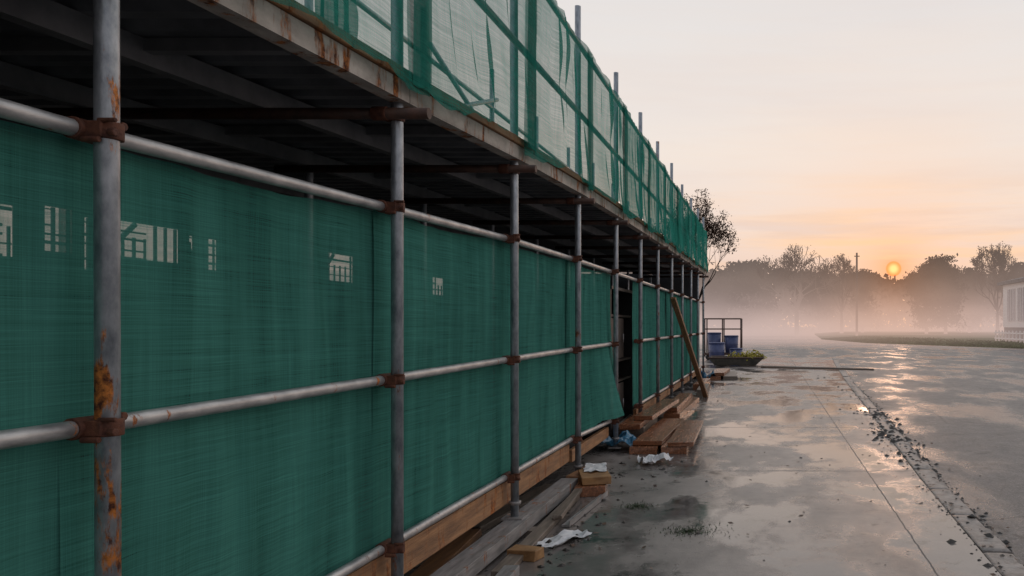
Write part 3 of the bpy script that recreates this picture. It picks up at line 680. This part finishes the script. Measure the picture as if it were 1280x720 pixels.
# ---------------------------------------------------------------- trees
def grow(b, p, d, L, r, depth, tips, rr, spread=.55, sides=4, up=.12, kids=(2,3), rmin=0.):
    for i in range(2):
        q = p+d*(L/2); r2 = max(rmin, r*.82)
        b.tube(p, q, r, r2, n=sides, caps=False); p = q; r = r2
        d = (d+Vector((rr.gauss(0,.12), rr.gauss(0,.12), rr.gauss(0,.08)+up*.3))).normalized()
    if depth == 0: tips.append(p); return
    if depth <= 2: tips.append(p)
    for _ in range(rr.choice(kids)):
        nd_ = (d+Vector((rr.gauss(0,spread), rr.gauss(0,spread), rr.gauss(0,spread*.6)+up))).normalized()
        grow(b, p, nd_, L*rr.uniform(.66,.88), max(rmin, r*rr.uniform(.6,.75)), depth-1, tips, rr, spread, max(3, sides-1), up, kids, rmin)
def tree(px, Y, top_py, wpx, kind, label, group='trees in the mist beyond the road', trunkfrac=.28, z0=-.1):
    rr = random.Random(int(px*3+Y)); X = (px-960)*Y/F; H = EYE+(407-top_py)*Y/F; rad = wpx*Y/F/2
    base = (X, Y, z0); t = thing('tree', label, 'tree', base, group)
    b = MB(); tips = []
    tr_h = H*trunkfrac; p = Vector((X, Y, z0)); r0 = H*.02
    b.tube(p, p+Vector((0,0,tr_h)), r0*1.3, r0, n=8)
    p = p+Vector((0,0,tr_h)); nl = 6 if kind == 'bare' else (9 if kind == 'sparse' else 4)
    for i in range(nl):
        a = 2*math.pi*i/nl+rr.uniform(-.4,.4); dd = Vector((math.cos(a)*.75, math.sin(a)*.75, rr.uniform(.5,1.3))).normalized()
        if i == 0: dd = Vector((.05,.05,1))
        grow(b, p, dd, H*.22, r0*.7, {'bare':5,'sparse':5,'leafy':3}[kind], tips, rr, .5, 4, .16, (2,3), .045 if kind == 'bare' else .013)
    xs = sorted(abs(v[0]-X) for v in b.v); zs = max(v[2] for v in b.v); sx = rad/max(.1, xs[int(len(xs)*.985)]); szz = (H-z0)/(zs-z0)
    def fit(q):
        hx, hy = q[0]-X, q[1]-Y
        if q[2] > z0+tr_h*.8: hx *= sx; hy *= sx
        L = math.hypot(hx, hy)
        if L > rad: k = (rad+(L-rad)*.25)/L; hx *= k; hy *= k     # keep stray limbs within the crown
        return (X+hx, Y+hy, z0+(q[2]-z0)*szz)
    b.v = [fit(q) for q in b.v]; tips = [Vector(fit(q)) for q in tips]
    b.build('trunk', M['bark'], t, base)
    lb = MB()
    if kind == 'leafy': per, size, sc = 42, .24*rad/4+.14, rad*.18
    elif kind == 'sparse': per, size, sc = 8, .065, rad*.07
    else: per, size, sc = 5, .13, rad*.045
    if kind == 'leafy':
        for _ in range(80):
            a = rr.uniform(0,6.3); q = rad*rr.uniform(.1,1.0); tips.append(Vector((X+math.cos(a)*q, Y+math.sin(a)*q, rr.uniform(.12,.62)*H)))
    for c0 in tips:
        s = rr.uniform(.5,1.3)
        for _ in range(int(per*rr.uniform(.5,1.4))):
            q = c0+Vector((rr.gauss(0,sc), rr.gauss(0,sc), rr.gauss(0,sc*.7)))*s
            if q.z > H+.2: continue
            u = Vector((rr.gauss(0,1),rr.gauss(0,1),rr.gauss(0,1))).normalized()*size*rr.uniform(.5,1.2); w = Vector((rr.gauss(0,1),rr.gauss(0,1),rr.gauss(0,1))).normalized()*size*.6
            n0 = len(lb.v); lb.v += [tuple(q-u),tuple(q-w),tuple(q+u),tuple(q+w)]; lb.face([n0,n0+1,n0+2,n0+3])
    lb.build('crown', M['leaf'] if kind == 'leafy' else M['leaf_rust'], t, base)
tree(868, 41, 234, 98, 'sparse', 'sparse russet-leaved tree rising just behind the far end of the scaffold', None, .30)
tree(905,150,342,64,'leafy','leafy tree fading in mist just right of the scaffold end')
tree(940,155,328,66,'leafy','broad misty leafy tree left of the large bare rounded tree')
tree(996,128,303,100,'bare','large bare rounded tree in mist left of the utility pole')
tree(1052,133,317,56,'bare','small bare tree just left of the utility pole')
tree(1025,158,341,60,'leafy','low misty leafy tree behind the two bare trees')
tree(1078,142,337,40,'leafy','small leafy tree between the utility pole and the sun')
tree(1158,124,323,38,'leafy','dark leafy tree immediately right of the rising sun')
tree(1182,120,319,44,'leafy','tallest dark leafy tree right of the rising sun')
tree(1212,134,336,54,'leafy','dark leafy tree between the sunlit trees and the rightmost bare tree')
tree(1247,112,302,66,'bare','bare wide-branched tree above the white house')
tree(1280,118,330,56,'leafy','leafy tree cut by the right frame edge behind the white house')
b = MB(); rr = random.Random(11)
for i in range(300):
    X = -50+i*.62+rr.uniform(-1,1); pxx = 960+F*X/178
    h = 13.2+2.4*noise.noise(Vector((X*.10,0,0)))+1.8*noise.noise(Vector((X*.3,3,0)))+.8*noise.noise(Vector((X*1.0,8,0)))
    if 1092 < pxx < 1145: h = min(h, 11.9)
    for _ in range(130):
        z = h*rr.random()**.6; q = Vector((X+rr.gauss(0,1.0), 178+rr.gauss(0,2), z+rr.gauss(0,.3)))
        u = Vector((rr.gauss(0,1),rr.gauss(0,1),rr.gauss(0,1))).normalized()*.7; w = Vector((rr.gauss(0,1),rr.gauss(0,1),rr.gauss(0,1))).normalized()*.6
        n0 = len(b.v); b.v += [tuple(q-u),tuple(q-w),tuple(q+u),tuple(q+w)]; b.face([n0,n0+1,n0+2,n0+3])
o = b.build('distant_wood', M['leaf']); tag(o, 'continuous far tree line fading into the mist along the horizon', 'wood'); o['kind'] = 'stuff'

# utility pole
Y = 100; X = (1071-960)*Y/F; ub = (X,Y,0)
up = thing('utility_pole', 'tall thin utility pole standing in the mist left of the sun', 'utility pole', ub)
b = MB(); b.tube((X,Y,-.1),(X,Y,EYE+91*Y/F),.17,.12,n=10); b.build('shaft', M['poletimber'], up, ub)
b = MB(); b.box(X-.35,X+.35,Y-.2,Y-.13,EYE+86*Y/F,EYE+87.2*Y/F); b.build('crossarm', M['poletimber'], up, ub)
# white house: its roadside face is the narrow slice at the frame edge
hb = (26,62,.1); HX = 20.2
ho = thing('house', 'white house with long flat eaves cut by the right frame edge in the mist', 'house', hb)
b = MB(); b.box(HX,32,57,66,1.35,4.95); b.build('wall', M['housewall'], ho, hb)
b = MB(); b.box(HX+.06,31.9,57.1,65.9,.05,1.345); b.build('foundation', M['roof'], ho, hb)
b = MB(); a0,a1,c0,c1 = HX-.35,32.5,56.5,66.5
b.v = [(a0,c0,4.95),(a1,c0,4.95),(a1,c1,4.95),(a0,c1,4.95),(a0,c0,5.22),(a1,c0,5.22),(a1,c1,5.22),(a0,c1,5.22),(a0+2,61.5,5.7),(a1-2,61.5,5.7)]
for q in ((3,2,1,0),(0,1,5,4),(1,2,6,5),(2,3,7,6),(3,0,4,7),(4,5,9,8),(5,6,9),(6,7,8,9),(7,4,8)): b.face(list(q))
b.build('roof', M['roof'], ho, hb)
for y0 in (57.6, 60.2, 62.8):
    b = MB(); b.box(HX-.04,HX-.005,y0,y0+1.7,1.9,4.5); w_ = b.build('window', M['glass'], ho, hb)
    b = MB()
    for yy in (y0-.06, y0+.36, y0+.8, y0+1.24, y0+1.66): b.box(HX-.11,HX-.045,yy,yy+.12,1.85,4.55)
    b.build('frame', M['housewall'], w_, hb)
fb = (19.3,60,.1); fe = thing('low_fence', 'low pale fence in front of the white house at right', 'fence', fb)
for i in range(11):
    b = MB(); b.box(19.25,19.35,56+i*.9,56.1+i*.9,.0,1.1); b.build('post', M['housewall'], fe, fb)
b = MB(); b.box(19.18,19.245,56,65.1,.85,.96); b.box(19.18,19.245,56,65.1,.4,.5); b.build('rail', M['housewall'], fe, fb)

# ---------------------------------------------------------------- camera
cam = bpy.data.cameras.new('camera'); co = bpy.data.objects.new('camera', cam); C.objects.link(co)
co.location = (0,0,EYE); co.rotation_euler = (R(90),0,0)
cam.sensor_width = 36; cam.lens = 27; cam.shift_x = -.25; cam.shift_y = 47/1280; cam.clip_end = 2000; cam.clip_start = .05
scene.camera = co
scene.view_settings.view_transform = 'Standard'; scene.view_settings.look = 'None'; scene.view_settings.exposure = 0
